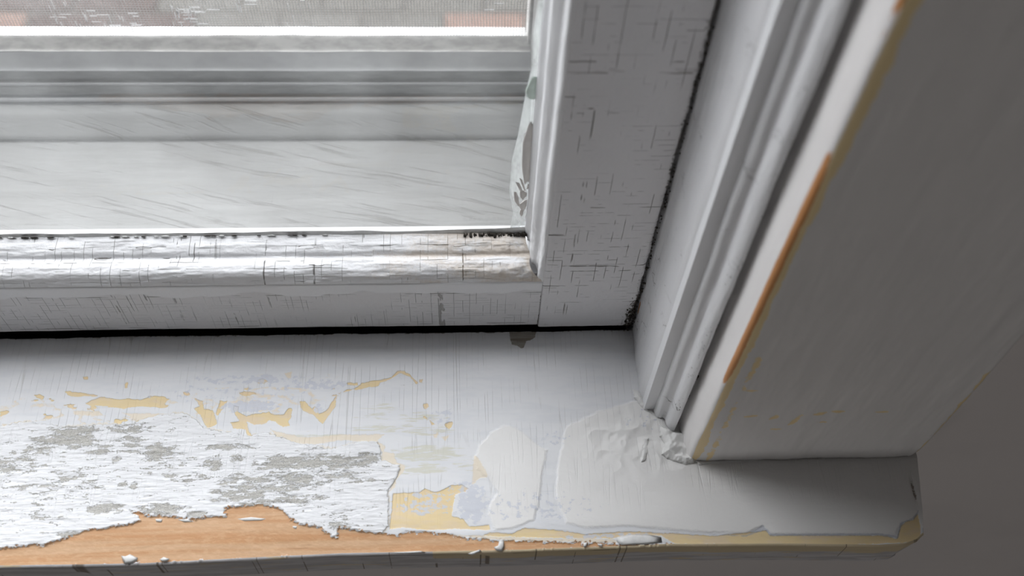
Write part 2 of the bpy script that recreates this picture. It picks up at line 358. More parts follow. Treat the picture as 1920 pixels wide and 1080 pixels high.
# ------------------------------------------------------------------ SILL
sl = empty('window_sill', (-.33, -.06, -.022), 'deep window sill board with peeling white, beige and grey paint and bare wood front edge', 'windowsill', 'structure')
B1 = [sill(p, 0, 620, 4) for p in (
    [(640,545),(690,520),(760,495),(880,515),(960,510),(1070,515),(1130,490),(1230,492),(1270,515),(1210,560),(1180,575),(1060,565),(960,575),(930,585),(860,572),(800,568),(740,560),(680,562)],
    [(480,455),(540,458),(640,470),(740,485),(730,492),(640,490),(560,497),(510,485)], [(260,485),(300,475),(330,495),(320,515),(280,505)],
    [(1370,460),(1410,460),(1425,480),(1390,488)], [(1790,465),(1830,455),(1900,460),(1920,475),(1850,490),(1800,480)], [(0,610),(60,595),(70,605),(40,630),(0,645)],
    [(1460,510),(1520,530),(1530,590),(1600,600),(1630,700),(1560,730),(1530,700),(1510,640),(1450,580),(1500,570)],
    [(620,345),(665,345),(660,370),(630,368)], [(940,385),(960,385),(955,430),(935,432)], [(1650,540),(1700,530),(1690,560),(1650,562)])]
B1 += [sill(p, 400, 680, 4) for p in (
    [(150,320),(190,330),(185,370),(250,400),(330,385),(420,365),(440,390),(530,390),(560,345),(590,340),(585,400),(565,440),(575,475),(520,480),(485,465),(470,440),(420,430),(380,460),(310,465),(250,440),(270,520),(300,550),(260,560),(240,500),(150,490),(130,450),(200,440),(160,380)],
    [(650,290),(690,290),(740,350),(760,330),(780,340),(790,385),(850,360),(900,280),(930,235),(915,330),(870,390),(840,430),(820,460),(790,435),(750,390),(690,370),(655,335)],
    [(930,240),(1000,205),(1060,195),(1120,150),(1240,130),(1290,122),(1330,110),(1385,62),(1430,62),(1480,95),(1535,150),(1522,160),(1480,108),(1400,76),(1330,124),(1250,150),(1240,175),(1160,185),(1100,200),(1040,205),(960,225)],
    [(1000,150),(1080,150),(1085,170),(1010,165)], [(1575,310),(1600,305),(1618,330),(1590,350),(1575,335)], [(1545,125),(1570,125),(1570,150),(1545,145)],
    [(1565,385),(1605,420),(1610,435),(1575,410)], [(1620,430),(1665,465),(1640,465)], [(1730,460),(1790,440),(1800,460),(1770,500),(1740,480)],
    [(50,280),(100,300),(90,320),(30,400),(20,380)])]
B1 += [sill(p, 640, 720, 3) for p in (
    [(290,615),(440,610),(470,585),(520,608),(560,600),(620,570),(680,565),(715,590),(700,605),(640,620),(630,680),(620,740),(690,760),(720,800),(830,790),(840,820),(640,812),(500,822),(345,805),(270,815),(285,700)],)]
B1 += [sill([(985,989),(1050,994),(1100,1001),(1180,996),(1230,998),(1280,1000),(1340,1004),(1420,996),(1437,994),(1445,1003),(1560,1003),(1660,1003),(1683,1008),(1690,985),(1700,977),(1713,974),(1721,963),(1727,985),(1729,1003),(1720,1015),(1600,1020),(1400,1019),(1265,1018),(1240,1003),(1180,1001),(1150,1008),(1000,1007),(940,1005),(900,1003),(920,998),(960,1000)])]
PK = [sill(p, 400, 680, 4) for p in (
    [(430,500),(520,530),(640,555),(760,560),(940,540),(1100,540),(1280,540),(1230,590),(1110,590),(1000,580),(900,590),(800,610),(640,610),(540,590),(470,550)],
    [(1230,595),(1290,620),(1280,670),(1350,680),(1380,750),(1440,770),(1420,830),(1370,870),(1370,930),(1320,970),(1350,880),(1400,810),(1380,780),(1290,770),(1260,750),(1265,665),(1230,650)],
    [(1650,540),(1690,520),(1680,560),(1655,565)], [(1715,560),(1770,545),(1740,590)], [(535,80),(590,65),(585,110),(560,125)])]
PK += [sill(p, 0, 620, 4) for p in (
    [(20,700),(140,710),(145,740),(120,790),(80,815),(40,790),(20,750)], [(540,600),(740,605),(790,640),(700,635),(560,632)], [(910,615),(1000,620),(1190,620),(1180,650),(1090,680),(1010,680),(980,645)])]
PK += [sill([(352,915),(378,913),(380,930),(365,942),(350,935)]), sill([(889,853),(897,860),(910,880),(915,895),(900,897),(885,910)]), sill([(748,995),(800,998),(870,1003),(925,1003),(1000,1008),(1150,1010),(1160,1016),(1000,1014),(920,1010),(850,1003),(780,999)])]
WD = [sill([(-40,1032),(0,1028),(20,1025),(37,1022),(80,1022),(100,1015),(123,1008),(147,1000),(160,992),(187,991),(213,988),(240,982),(262,977),(258,966),(243,957),(262,963),(293,968),(320,967),(350,972),(360,975),(390,968),(423,967),(420,953),(450,947),(493,947),(513,950),(533,960),(547,977),(567,983),(593,987),(610,997),(630,1010),(633,993),(640,990),(660,993),(697,997),(720,999),(747,1005),(760,997),(797,996),(820,998),(847,1003),(873,1008),(917,1011),(957,1013),(1007,1015),(1090,1015),(1092,1021),(1100,1016),(1140,1017),(1158,1021),(1266,1018),(1264,1021),(1160,1024),(1090,1026.5),(960,1032.5),(640,1039.5),(267,1055),(-40,1066)])]
RG = [sill([(-60,805),(0,800),(50,790),(120,800),(180,795),(240,795),(300,778),(350,775),(385,803),(460,817),(500,812),(560,832),(620,842),(680,828),(707,828),(714,845),(716,862),(748,873),(749,882),(738,905),(727,922),(728,985),(718,1000),(600,1060),(-60,1100)])]
PR = [sill([(900,835),(920,812),(945,798),(965,800),(985,815),(1000,828),(1025,845),(1020,870),(1014,905),(1012,935),(1000,975),(960,990),(928,992),(917,965),(920,940),(935,925),(915,895),(895,880),(888,860)]),
      sill([(1062,800),(1120,772),(1200,748),(1320,780),(1400,860),(1560,850),(1760,840),(1760,995),(1690,978),(1680,1000),(1560,1000),(1445,1000),(1430,985),(1400,1000),(1300,996),(1180,985),(1100,990),(1062,980),(1042,930),(1046,870)])]
CH = [sill([(955,621),(1005,621),(1003,632),(996,638),(986,640),(982,653),(976,653),(970,648),(960,646),(957,636)])]
OLs = [sill([(1240,996),(1400,1003),(1430,984),(1447,1000),(1650,999),(1684,1004),(1688,980),(1712,970),(1722,955),(1723,962),(1714,974),(1696,979),(1690,988),(1686,1009),(1650,1003),(1445,1004),(1434,993),(1400,1005)])]
GB = [(140,815,45,28,.85),(75,835,28,20,.6),(30,865,40,9,.55),(8,880,30,9,.8),(250,803,45,10,.55),(245,830,30,14,.5),(290,850,33,18,.75),(190,842,40,14,.4),(430,837,45,5,.9),(400,868,20,13,.7),(445,860,14,10,.6),
      (560,868,70,14,.95),(640,868,50,12,.8),(690,860,18,12,.7),(520,905,90,18,.7),(455,925,45,18,.8),(560,935,50,12,.6),(610,890,60,10,.5),(200,953,32,11,.8),(300,956,52,9,1.0),(370,964,20,6,.8),(435,915,30,20,.7),(165,912,25,12,.45),
      (128,896,18,6,.6),(65,912,25,4,.8),(218,860,10,5,.7),(232,907,10,5,.8),(252,910,7,8,.7),(100,970,50,9,.4),(140,1000,36,5,.9),(200,1000,12,5,.7),(480,945,40,7,.8),(680,900,30,6,.5),(640,970,30,20,.35),(330,880,60,30,.30),(90,900,110,60,.22)]
BLs = [(470,762,55,11,.9),(600,765,14,12,.6),(480,712,120,10,.6),(600,722,70,10,.6),(800,945,55,24,.62),(885,945,30,40,.85),(870,915,35,12,.6),(1010,950,120,30,.42),(1150,1003,110,5,.7),(820,780,30,16,.5),(440,735,200,22,.35),(1040,820,40,16,.4),(1200,790,60,20,.35)]
GN = [(720,765,45,12,.5),(790,782,50,10,.6),(720,803,70,8,.6),(800,808,60,10,.6),(800,850,70,16,.8),(790,880,60,10,.7),(870,870,25,16,.5),(590,818,70,8,.5),(700,780,40,8,.5)]
def gauss(x, y, lst):
    o = np.zeros(x.shape)
    for cx, cy, rx, ry, wt in lst:
        c = on(cx, cy, 2, 0.); e = on(cx + rx, cy, 2, 0.); g_ = on(cx, cy + ry, 2, 0.)
        sxx = abs(e[0] - c[0]) + 1e-6; syy = abs(g_[1] - c[1]) + 1e-6
        q = ((x - c[0]) / sxx) ** 2 + ((y - c[1]) / syy) ** 2
        o = np.maximum(o, wt * np.exp(-.6 * q * q)) if True else o
    return o
def front_y(x):                                    # worn front arris of the sill
    xs = [-.9, -.2847, -.2265, -.1397, -.0664, .0069, .06, .100, .112, .118, .1215]
    ys = [-.1135, -.1129, -.1135, -.1114, -.1119, -.1112, -.1124, -.1140, -.1136, -.1118, -.1090]
    return np.interp(x, xs, ys)
def right_x(y):
    return np.interp(y, [-.1135, -.112, -.1098, -.100, -.0775, -.072, .0], [.1195, .1212, .1216, .1235, .1272, .1282, .1282])
xs = np.concatenate([np.linspace(XL - .12, -.345, 60)[:-1], np.arange(-.345, .1282, .00042), [.1282]])
v0 = np.linspace(1, 0.0, 14)[:-1]; v1 = np.linspace(0, 1, 262)
U = (xs - xs[0]) / (xs[-1] - xs[0])
vv = np.concatenate([-v0, v1])
Xg = np.repeat(xs[:, None], len(vv), 1); Vg = np.repeat(vv[None, :], len(xs), 0)
Yg = np.clip(Vg, 0, 1) * (front_y(Xg) + .0006)
rx = right_x(Yg); Xg = np.where(Xg > .03, .03 + (Xg - .03) * (rx - .03) / (.1282 - .03), Xg)
Yg = np.clip(Vg, 0, 1) * (front_y(Xg) + .0006)
mm_ = 1000.
dj = fbm(Xg * 260, Yg * 380, 4, 3) * .9
dW = union(Xg, Yg, WD) * mm_ + dj * .75; dB = union(Xg, Yg, B1) * mm_ + dj * .25; dR = union(Xg, Yg, RG) * mm_ + dj * .6
fj = fbm(Xg * 900, Yg * 1500, 3, 88); bandm = gauss(Xg, Yg, [(200, 765, 330, 38, 1.), (520, 740, 160, 50, 1.)])
dW += fj * 1.1; dR += fj * .7; dB += fj * .22
dB = np.maximum(dB, (fbm(Xg * 110, Yg * 240, 4, 91) - .40) * 3.2 * bandm - (1 - bandm) * 2)
dP = union(Xg, Yg, PR) * mm_ + dj * .6; dK = union(Xg, Yg, PK) * mm_ + dj * .4; dK = np.maximum(dK, .20 - np.abs(fbm(Xg * 55, Yg * 120, 4, 93) - .05) * 4.5 - (1 - bandm) * 1.5); dC = union(Xg, Yg, CH) * mm_; dO = union(Xg, Yg, OLs) * mm_
wG = gauss(Xg, Yg, GB); wB = gauss(Xg, Yg, BLs); wN = gauss(Xg, Yg, GN)
n1 = fbm(Xg * 30, Yg * 30, 3, 31)
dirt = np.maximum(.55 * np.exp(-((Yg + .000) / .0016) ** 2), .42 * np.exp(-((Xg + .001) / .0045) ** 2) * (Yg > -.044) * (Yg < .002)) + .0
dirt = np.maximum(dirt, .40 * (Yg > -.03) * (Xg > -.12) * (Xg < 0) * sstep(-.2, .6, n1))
dirt = np.maximum(dirt, .75 * np.exp(-(((Xg - .1225) / .0011) ** 2 + ((Yg + .0885) / .0058) ** 4)))     # nail slot in the horn
Aa = np.stack([dW, dB, dR, wG], -1); Bb = np.stack([wN, wB, dP, dirt], -1); Cx = np.stack([dK, dC, np.zeros_like(dK), dO], -1)
wood = sstep(-.15, .15, dW); rgh = sstep(-.2, .2, dR) * (1 - wood)
gry = sstep(.5, .62, wG + fbm(Xg * 150, Yg * 520, 5, 77) * .8)
H = fbm(Xg * 18, Yg * 40, 3, 5) * .0004 + fbm(Xg * 90, Yg * 260, 4, 9) * .00012
H += rgh * (.00035 + fbm(Xg * 180, Yg * 900, 4, 15, .6) * .00028) - wood * .00045 - gry * rgh * .00025
H += sstep(-.6, .6, dP) * .00016 - sstep(-.2, .2, dB) * .00015
# raised drips and plaster ridges near the stop moulding
prox = np.exp(-(((Xg - .000) / .030) ** 2 + ((Yg + .060) / .016) ** 2))
H += prox * (np.abs(fbm(Xg * 100, Yg * 100, 3, 41)) * -.0021 + .0005)
H -= .0015 * np.exp(-(((Xg - .1225) / .0010) ** 2 + ((Yg + .0885) / .0055) ** 4))
H -= .0009 * sstep(.7, 1., Vg) ** 6
H = np.where(Vg < 0, H + Vg * .02, H); back_e = np.exp(-np.clip(Vg, 0, 1) / .012)
Yj = Yg + back_e * (fbm(Xg * 110, Xg * 0, 4, 44) * .0006 - .0002)
P = np.stack([Xg, Yj, H], -1)
# keep the sill out of the way under the sash, roll the front arris over into the nosing
grid('board_top', P[:, ::-1], M['sill'], sl, {'layers_a': Aa[:, ::-1], 'layers_b': Bb[:, ::-1], 'layers_c': Cx[:, ::-1]})
# nosing: follows the top edge, rounds over, drops and returns under
xe = P[:, -1, 0]; ye = P[:, -1, 1]; ze = P[:, -1, 2]
tt = np.linspace(0, 1, 14); rows = []
wv = fbm(xe * 40, xe * 0, 3, 8) * .0004
for k in np.linspace(0, 1, 10):
    a_ = k * math.pi / 2; rows.append(np.stack([xe, ye - .0011 * math.sin(a_), ze - .0011 * (1 - math.cos(a_))], -1))
bev = np.where(xe > .109, (xe - .109) * .35, 0)
for zz in np.linspace(-.0025, -.0205, 18): rows.append(np.stack([xe - bev * (-zz / .02), ye - .0011 + wv * (zz / -.02) + bev * (-zz / .02) * .2, np.full_like(xe, zz)], -1))
for k in np.linspace(.1, 1, 8):
    a_ = k * math.pi / 2; rows.append(np.stack([xe - bev, ye + .0012 - .0023 * math.cos(a_), -.0205 - .002 * math.sin(a_) + xe * 0], -1))
rows.append(np.stack([xe - bev, xe * 0 + WY + .002, xe * 0 - .0225], -1))
Pn = np.stack(rows, 1)
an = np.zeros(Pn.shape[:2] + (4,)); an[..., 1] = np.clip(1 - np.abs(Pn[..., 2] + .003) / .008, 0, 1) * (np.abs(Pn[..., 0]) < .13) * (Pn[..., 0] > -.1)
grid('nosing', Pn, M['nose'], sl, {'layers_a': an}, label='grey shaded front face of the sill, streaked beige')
# end of the horn
ee = P[-1]; st_ = ee[ee[:, 1] < WY + .002]
E_ = np.stack([np.stack([st_[:, 0] - k * .006 * (st_[:, 1] < -.100), st_[:, 1], np.where(k > 0, -.0225 * k, st_[:, 2])], -1) for k in (0, .04, .5, 1.)], 0)
grid('horn_end', E_, M['nose'], sl, {'layers_a': np.zeros(E_.shape[:2] + (4,))})
# peeled splinters on the front arris
def flake_at(pts, zt, th, mat, parent, name='paint_flake'):
    q = [on(x, y, 2, 0.) for x, y in pts]; return solid_poly(name, [(p[0], p[1], zt) for p in q], th, mat, parent)
for pts in ([(226,1041),(234,1042),(243,1038),(258,1045),(256,1050),(248,1055),(232,1056),(229,1049)], [(298,1048),(306,1043),(318,1047),(312,1052),(303,1052)],
            [(936,1013),(945,1013),(946,1025),(941,1033),(930,1031),(926,1025),(934,1022)], [(1094,1017),(1102,1015),(1100,1024),(1094,1025)], [(1120,1018),(1131,1019),(1129,1025),(1122,1022)],
            [(1158,1006),(1180,1002),(1215,1001),(1240,1006),(1242,1016),(1215,1019),(1190,1020),(1165,1021),(1156,1014)],
            [(290,972),(305,972),(303,979),(292,978)], [(330,973),(352,972),(363,978),(345,979)], [(440,972),(470,968),(505,972),(495,976),(455,977)], [(547,985),(558,985),(556,992),(549,990)],
            [(877,1037),(900,1029),(903,1033),(885,1040)], [(728,1035),(760,1034),(790,1032),(800,1035),(760,1038)]):
    flake_at(pts, -.0007, (0, 0, .0007 if len(pts) < 9 else .00035), M['flake'], sl)

# ------------------------------------------------------------------ generic profile run
def resample(prof, step):
    P_ = np.array(prof, float); out = [P_[0]]
    for a_, b_ in zip(P_[:-1], P_[1:]):
        n = max(1, int(np.ceil(np.linalg.norm(b_ - a_) / step)))
        for i in range(1, n + 1): out.append(a_ + (b_ - a_) * i / n)
    return np.array(out)
def smoothprof(P_, it=2):
    for _ in range(it):
        Q = P_.copy(); Q[1:-1] = (P_[:-2] + 2 * P_[1:-1] + P_[2:]) / 4; P_ = Q
    return P_
def normals2(P_):
    t = np.gradient(P_, axis=0); t /= np.linalg.norm(t, axis=1)[:, None] + 1e-12; return np.stack([t[:, 1], -t[:, 0]], 1)

# ------------------------------------------------------------------ SASH
XS = -.0481                                        # stile / rail joint
ZB, ZA = .0042, .0443                              # rail bottom and front arris
sash = empty('window_sash', (-.4, 0.0, ZB), 'lower wooden sash with crazed white paint resting just above the sill', 'window sash', 'thing')
XLs = XL + .002
prof = [(.034, ZB + .001), (.003, ZB), (.0006, ZB + .0012), (0, ZB + .003), (0, .030), (0, ZA - .0008), (.0008, ZA)]       # (y, z) rail
pr = smoothprof(resample(prof, .0005), 1); nr = normals2(pr)
xr = np.concatenate([np.linspace(XLs, -.35, 40)[:-1], np.arange(-.35, XS + .0002, .0006)]); xr[-1] = XS
Xr = np.repeat(xr[:, None], len(pr), 1); s_ = np.arange(len(pr)) * .0005
dz = fbm(Xr * 25, s_[None, :] * 80 + 0 * Xr, 3, 51) * .00025 + fbm(Xr * 220, s_[None, :] * 300 + 0 * Xr, 3, 52) * .00006
gap = sstep(.008, .0, Xr * 0 + pr[None, :, 1] - ZB - .002)
Pr = np.stack([Xr, pr[None, :, 0] - dz * 1.0, pr[None, :, 1] + gap * fbm(Xr * 60, Xr * 0, 3, 6) * .0006 + Xr * 0], -1)
gr = np.zeros(Pr.shape[:2] + (4,))
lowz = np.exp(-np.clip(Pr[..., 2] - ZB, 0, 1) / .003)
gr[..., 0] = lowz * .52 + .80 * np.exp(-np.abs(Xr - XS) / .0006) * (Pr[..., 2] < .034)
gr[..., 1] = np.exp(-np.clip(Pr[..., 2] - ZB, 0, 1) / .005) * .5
grid('bottom_rail', Pr, M['rail'], sash, {'grime': gr})
box('rail_core', XLs, -.0015, .006, .034, ZB + .001, .043, M['plain'], sash)
# bead of the bottom rail: profile (w up, d deep)
bead = [(-.0004, .0006), (.0006, .0004), (.0020, .0012), (.0042, .0022), (.0056, .0040), (.0062, .0070), (.0058, .0100), (.0048, .0118), (.0046, .0128), (.0062, .0142), (.0072, .0180), (.0074, .0225), (.0070, .0245)]
bp = smoothprof(resample(bead, .0004), 2); nb = normals2(bp); sb = np.arange(len(bp)) * .0004
xe_ = XS - np.clip(bp[:, 0], 0, 1)                 # mitred end
ub = np.concatenate([np.linspace(XLs, -.35, 40)[:-1], np.arange(-.35, XS + .0002, .0005)]); ub = (ub - ub[0]) / (ub[-1] - ub[0])
Xb = XLs + ub[:, None] * (xe_[None, :] - XLs)
S2 = sb[None, :] + 0 * Xb
nz = fbm(Xb * 45, S2 * 90, 3, 61) * .0007 + fbm(Xb * 130, S2 * 420, 4, 62, .6) * .00038 + np.clip(fbm(Xb * 60, S2 * 500, 3, 63), 0, 1) * .0005
nz *= sstep(0, .0012, S2)
nz += sstep(-.10, -.06, Xb) * fbm(Xb * 260, S2 * 300, 4, 64) * .0008
Pb = np.stack([Xb, bp[None, :, 1] - nb[None, :, 0] * 0 - nz * .6, ZA + bp[None, :, 0] + nz * .8], -1)
gb = np.zeros(Pb.shape[:2] + (4,))
rot_ = sstep(-.20, -.06, Xb)
gb[..., 1] = np.clip(rot_ * (.50 + .6 * fbm(Xb * 60, S2 * 150, 3, 65)) + .35 * np.exp(-((bp[None, :, 1] - .0128) / .001) ** 2) * rot_ + .22 * np.exp(-((bp[None, :, 1] - .024) / .003) ** 2) + .8 * np.exp(-(xe_[None, :] - Xb) / .0012), 0, 1)
gb[..., 0] = .62 * np.exp(-((bp[None, :, 1] - .0242) / .0008) ** 2) * (.75 + .5 * rot_) + .75 * sstep(-.085, -.07, Xb) * np.exp(-((bp[None, :, 1] - .0235) / .0018) ** 2)
grid('glazing_bead', Pb, M['bead'], sash, {'grime': gb}, label='crazed and stained moulded bead along the bottom of the glass')
# stile
zt = .36
zs = np.concatenate([np.arange(ZB, .34, .0006), np.linspace(.34, .70, 30)[1:]])
sp_ = resample([(XS, .0012), (XS + .0003, .0002), (XS + .0014, 0), (-.0020, 0), (-.0008, .0006), (-.0006, .033)], .0006)
Zs = np.repeat(zs[:, None], len(sp_), 1); Xs = sp_[None, :, 0] + 0 * Zs
dn_ = fbm(Xs * 60, Zs * 20, 3, 71) * .0003 + fbm(Xs * 300, Zs * 260, 3, 72) * .00006
er = fbm(Zs * 120, Zs * 0, 4, 73) * .0007
onedge = sstep(-.006, -.001, Xs)
Ps = np.stack([Xs + er * onedge * (sp_[None, :, 1] < .001) - .0004 * onedge, sp_[None, :, 1] - dn_, Zs + (Zs < ZB + .0006) * fbm(Xs * 80, Xs * 0, 3, 6) * .0005], -1)
gs_ = np.zeros(Ps.shape[:2] + (4,))
ed = np.exp(-np.clip(-.001 - Xs, 0, 1) / .0035)
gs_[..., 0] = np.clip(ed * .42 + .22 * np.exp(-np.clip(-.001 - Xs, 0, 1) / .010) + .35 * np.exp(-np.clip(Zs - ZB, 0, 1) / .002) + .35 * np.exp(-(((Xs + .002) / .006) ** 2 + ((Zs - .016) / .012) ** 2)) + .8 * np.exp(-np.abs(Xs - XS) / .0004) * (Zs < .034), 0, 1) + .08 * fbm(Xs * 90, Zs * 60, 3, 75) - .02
gs_[..., 1] = ed * .4 * sstep(-.3, .5, fbm(Xs * 50, Zs * 50, 3, 76))
grid('stile', Ps[:, ::-1], M['stile'], sash, {'grime': gs_[:, ::-1]}, label='grey-lit stile with short dark paint cracks')
# bead of the stile (w to the left, d deep)
sb_pr = [(-.0006, .0004), (.0004, .0002), (.0014, .0006), (.0022, .0022), (.0020, .0046), (.0026, .0064), (.0046, .0078), (.0060, .0098), (.0062, .0130), (.0052, .0150), (.0050, .0185), (.0060, .0205), (.0074, .0222), (.0078, .0245)]
q = smoothprof(resample(sb_pr, .0005), 2)
z0_ = ZA + np.clip(q[:, 0], 0, 1) - .0004
uz = np.concatenate([np.arange(0, .30, .0006), np.linspace(.30, .66, 30)[1:]])
Zq = z0_[None, :] + uz[:, None]; Sq = (np.arange(len(q)) * .0005)[None, :] + 0 * Zq
nq_ = fbm(Sq * 200, Zq * 35, 3, 81) * .0004 + sstep(.11, .05, Zq) * fbm(Sq * 350, Zq * 220, 3, 82) * .0006
notch = .0022 * np.exp(-((Sq - .024) / .0028) ** 2) * sstep(.056, .060, Zq) * sstep(.079, .074, Zq)
Pq = np.stack([XS - q[None, :, 0] - nq_ + notch, q[None, :, 1] - nq_ * .5 + notch * .4, Zq], -1)
gq = np.zeros(Pq.shape[:2] + (4,)); gq[..., 0] = .42 * np.exp(-((Zq - z0_[None, :]) / .0012) ** 2) * (fbm(Sq * 200, Zq * 200, 2, 5) > -.1); gq[..., 1] = .5 * np.exp(-((Zq - z0_[None, :]) / .002))
grid('glazing_bead', Pq[:, ::-1], M['stilebead'], sash, {'grime': gq[:, ::-1]}, label='smooth double-rounded bead beside the stile')
# back of the rebate, left stile, top (meeting) rail
box('rebate', XS - .006, -.0015, .0255, .0345, ZB + .002, .70, M['plain'], sash)
box('rebate', XLs, XS, .0265, .0345, ZB + .002, ZA - .0045, M['plain'], sash)
box('stile', XLs, XLs + .047, 0, .034, ZB, .70, M['plain'], sash, .001); box('meeting_rail', XLs, -.0015, .0, .034, .70, .735, M['plain'], sash, .001)
# glass and what has stuck to it
gp = box('glass_pane', XLs + .04, XS + .0015 - .006, .0240, .0262, ZA + .0048, .70, M['glass'], sash)
def smear(name, pts, mat, ox=0., oy=0., k=1., th=.0004, yv=.0238):
    pl = face(pts, yv, ox, oy, k); return solid_poly(name, [(x, yv, z) for x, z in pl], (0, -th, 0), mat, gp, taper=.9)
smear('paint_smear', [(320,130),(370,200),(360,350),(345,480),(335,520),(320,600),(318,690),(290,690),(262,720),(250,650),(243,600),(236,540),(240,450),(245,330),(262,270),(280,220),(300,160)], M['smear'], 930, 200, 4.91).__setitem__('label', 'long grey paint smear on the glass beside the stile bead')
for pts in ([(180,690),(215,700),(235,740),(245,775),(225,775),(200,735)], [(215,650),(240,670),(262,730),(275,775),(258,770),(235,710)], [(165,780),(185,782),(208,830),(212,880),(228,920),(205,915),(172,870),(163,815)],
            [(218,780),(250,768),(285,790),(282,820),(245,855),(222,830)], [(232,885),(262,858),(288,850),(282,915),(262,950),(232,950),(205,905)], [(222,945),(256,950),(250,990),(235,1008),(217,985)], [(290,715),(310,705),(300,745),(282,760)]):
    smear('paint_smear', pts, M['smear'], 930, 200, 4.91)
smear('green_smear', [(345,700),(375,705),(388,780),(388,860),(375,910),(320,915),(285,890),(272,850),(280,810),(310,750)], M['green'], 930, 0, 4.91)['label'] = 'pale green dab of paint on the glass'
smear('brown_spot', [(480,0),(512,0),(515,60),(500,120),(470,125),(465,70)], M['brown'], 930, 0, 4.91, yv=.0232); smear('brown_spot', [(455,320),(480,325),(478,390),(452,405),(447,370)], M['brown'], 930, 0, 4.91, yv=.0232)
smear('brown_spot', [(450,190),(478,185),(475,215),(452,215)], M['brown'], 930, 0, 4.91, yv=.0232)
smear('paint_film', [(1010,0),(1045,0),(1036,60),(1028,140),(1018,220),(1008,300),(1000,380),(990,440),(975,440),(955,436),(962,400),(955,360),(960,300),(972,250),(985,180),(998,120),(1000,60)], M['film'], th=.0002, yv=.0239)['label'] = 'scraped translucent white paint film on the glass edge'
# ragged white back putty seen along the foot of the glass
N2 = 300; xp = np.linspace(XLs + .05, XS - .007, N2); up = .0016 + .0009 * fbm(xp * 60, xp * 0, 4, 91) + .002 * sstep(-.09, -.055, xp)
Pp = np.stack([np.stack([xp, xp * 0 + .0236, xp * 0 + ZA + .004], -1), np.stack([xp, xp * 0 + .0232, xp * 0 + ZA + .0065 + up * .5], -1), np.stack([xp, xp * 0 + .0239, xp * 0 + ZA + .0072 + up * 1.1], -1)], 1)
grid('putty_line', Pp, M['flake'], sash, label='ragged white line of putty at the foot of the glass')
# crumbs of dirt in the joint of the glass corner
for i in range(95):
    t_ = random.random(); x = XS - .007 - .030 * t_ ** 1.6; r_ = .00018 + .0006 * random.random() ** 2
    pts = [(x + r_ * 1.3 * math.cos(a) * (.7 + .6 * random.random()), .0222 + random.uniform(-.0015, .0008) + r_ * math.sin(a), ZA + .0077 + random.uniform(-.0004, .0008)) for a in np.linspace(0, 2 * math.pi, 7)[:-1]]
    solid_poly('dirt_crumb', pts, (0, -r_ * .4, r_), M['dirt'], sash)
for i in range(34):
    x = XS - .10 - .17 * random.random(); r_ = .0004 + .0005 * random.random()
    pts = [(x + r_ * 2.4 * math.cos(a) * (.7 + .6 * random.random()), .0226 + r_ * .5 * math.sin(a), ZA + .0079) for a in np.linspace(0, 2 * math.pi, 7)[:-1]]
    solid_poly('paint_flake' if i % 2 else 'dirt_crumb', pts, (0, -r_ * .3, r_ * .8), M['flake'] if i % 2 else M['dirt'], sash)

# ------------------------------------------------------------------ STOP MOULDING against the casing
a_ = np.array([0, -.0368]); b_ = np.array([.0118, -.0548]); tb = b_ - a_; nrm = np.array([tb[1], -tb[0]]); nrm /= np.linalg.norm(nrm)
pp = [(0.0008, .034), (0.0006, .002), (0, -.004), (0.0, -.020), (0, -.033)]
for s1, o1 in ((0., .0), (.12, .0006), (.22, .0008), (.28, .0002), (.36, -.0012), (.44, -.0010), (.50, .0002), (.60, .0010), (.68, .0006), (.74, -.0008), (.80, -.0010), (.86, -.0002), (.95, .0004), (1.05, .0005), (1.12, .0001), (1.15, -.0008)):
    pp.append(tuple(a_ + tb * s1 + nrm * o1))
pp += [(.0139, -.050)]
sm = smoothprof(resample(pp, .0006), 1)
zz_ = np.concatenate([np.arange(.0, .36, .0008), np.linspace(.36, 1.36, 30)[1:]])
def run(name, prof2, zs_, mat, parent, seed, amp, label=None, attr=None, foot=None, flip=False):
    Z_ = np.repeat(zs_[:, None], len(prof2), 1); S_ = np.arange(len(prof2))[None, :] + 0 * Z_
    n_ = fbm(S_ * .12, Z_ * 25, 3, seed) * amp + fbm(S_ * .6, Z_ * 120, 3, seed + 1) * amp * .25
    nn = normals2(prof2)
    P_ = np.stack([prof2[None, :, 0] + nn[None, :, 0] * n_, prof2[None, :, 1] + nn[None, :, 1] * n_, Z_], -1)
    if foot is not None: P_ = foot(P_)
    g_ = attr(P_, S_) if attr else np.zeros(P_.shape[:2] + (4,))
    if flip: P_ = P_[:, ::-1]; g_ = g_[:, ::-1]
    return grid(name, P_, mat, parent, {'grime': g_}, label)
def g_stop(P_, S_):
    g_ = np.zeros(P_.shape[:2] + (4,)); x, y, z = P_[..., 0], P_[..., 1], P_[..., 2]
    dgap = np.hypot(x - .0135, y + .0545)
    g_[..., 0] = .60 * np.exp(-(dgap / .0034) ** 2) * (.8 + .5 * sstep(-.1, .4, fbm(z * 70, z * 0 + 9, 3, 33))) + .30 * np.exp(-((y + .001) / .003) ** 2) + .30 * np.exp(-(np.hypot(x - .0088, y + .0505) / .0012) ** 2) * (z > .02) + .25 * np.exp(-z / .004)
    g_[..., 3] = .60 * np.exp(-(((y + .001) / .002) ** 2 + ((z - .022) / .010) ** 2))
    return g_
def foot_stop(P_):                                  # bottom end eased upward at the tip, worn
    z = P_[..., 2]; y = P_[..., 1]; lift = sstep(-.045, -.056, y) * .0018 + .0008 * np.abs(fbm(y * 300, y * 0, 3, 12))
    P_[..., 2] = np.maximum(z, lift); return P_
stp = empty('window_stop', (.006, -.03, 0), 'upright moulded stop strip with rounded ribs, between sash and casing', 'moulding', 'structure')
run('moulding', sm, zz_, M['stop'], stp, 101, .0005, attr=g_stop, foot=foot_stop, flip=True)
box('backing', .0030, .0150, -.034, .034, .0015, 1.36, M['dirt'], stp)
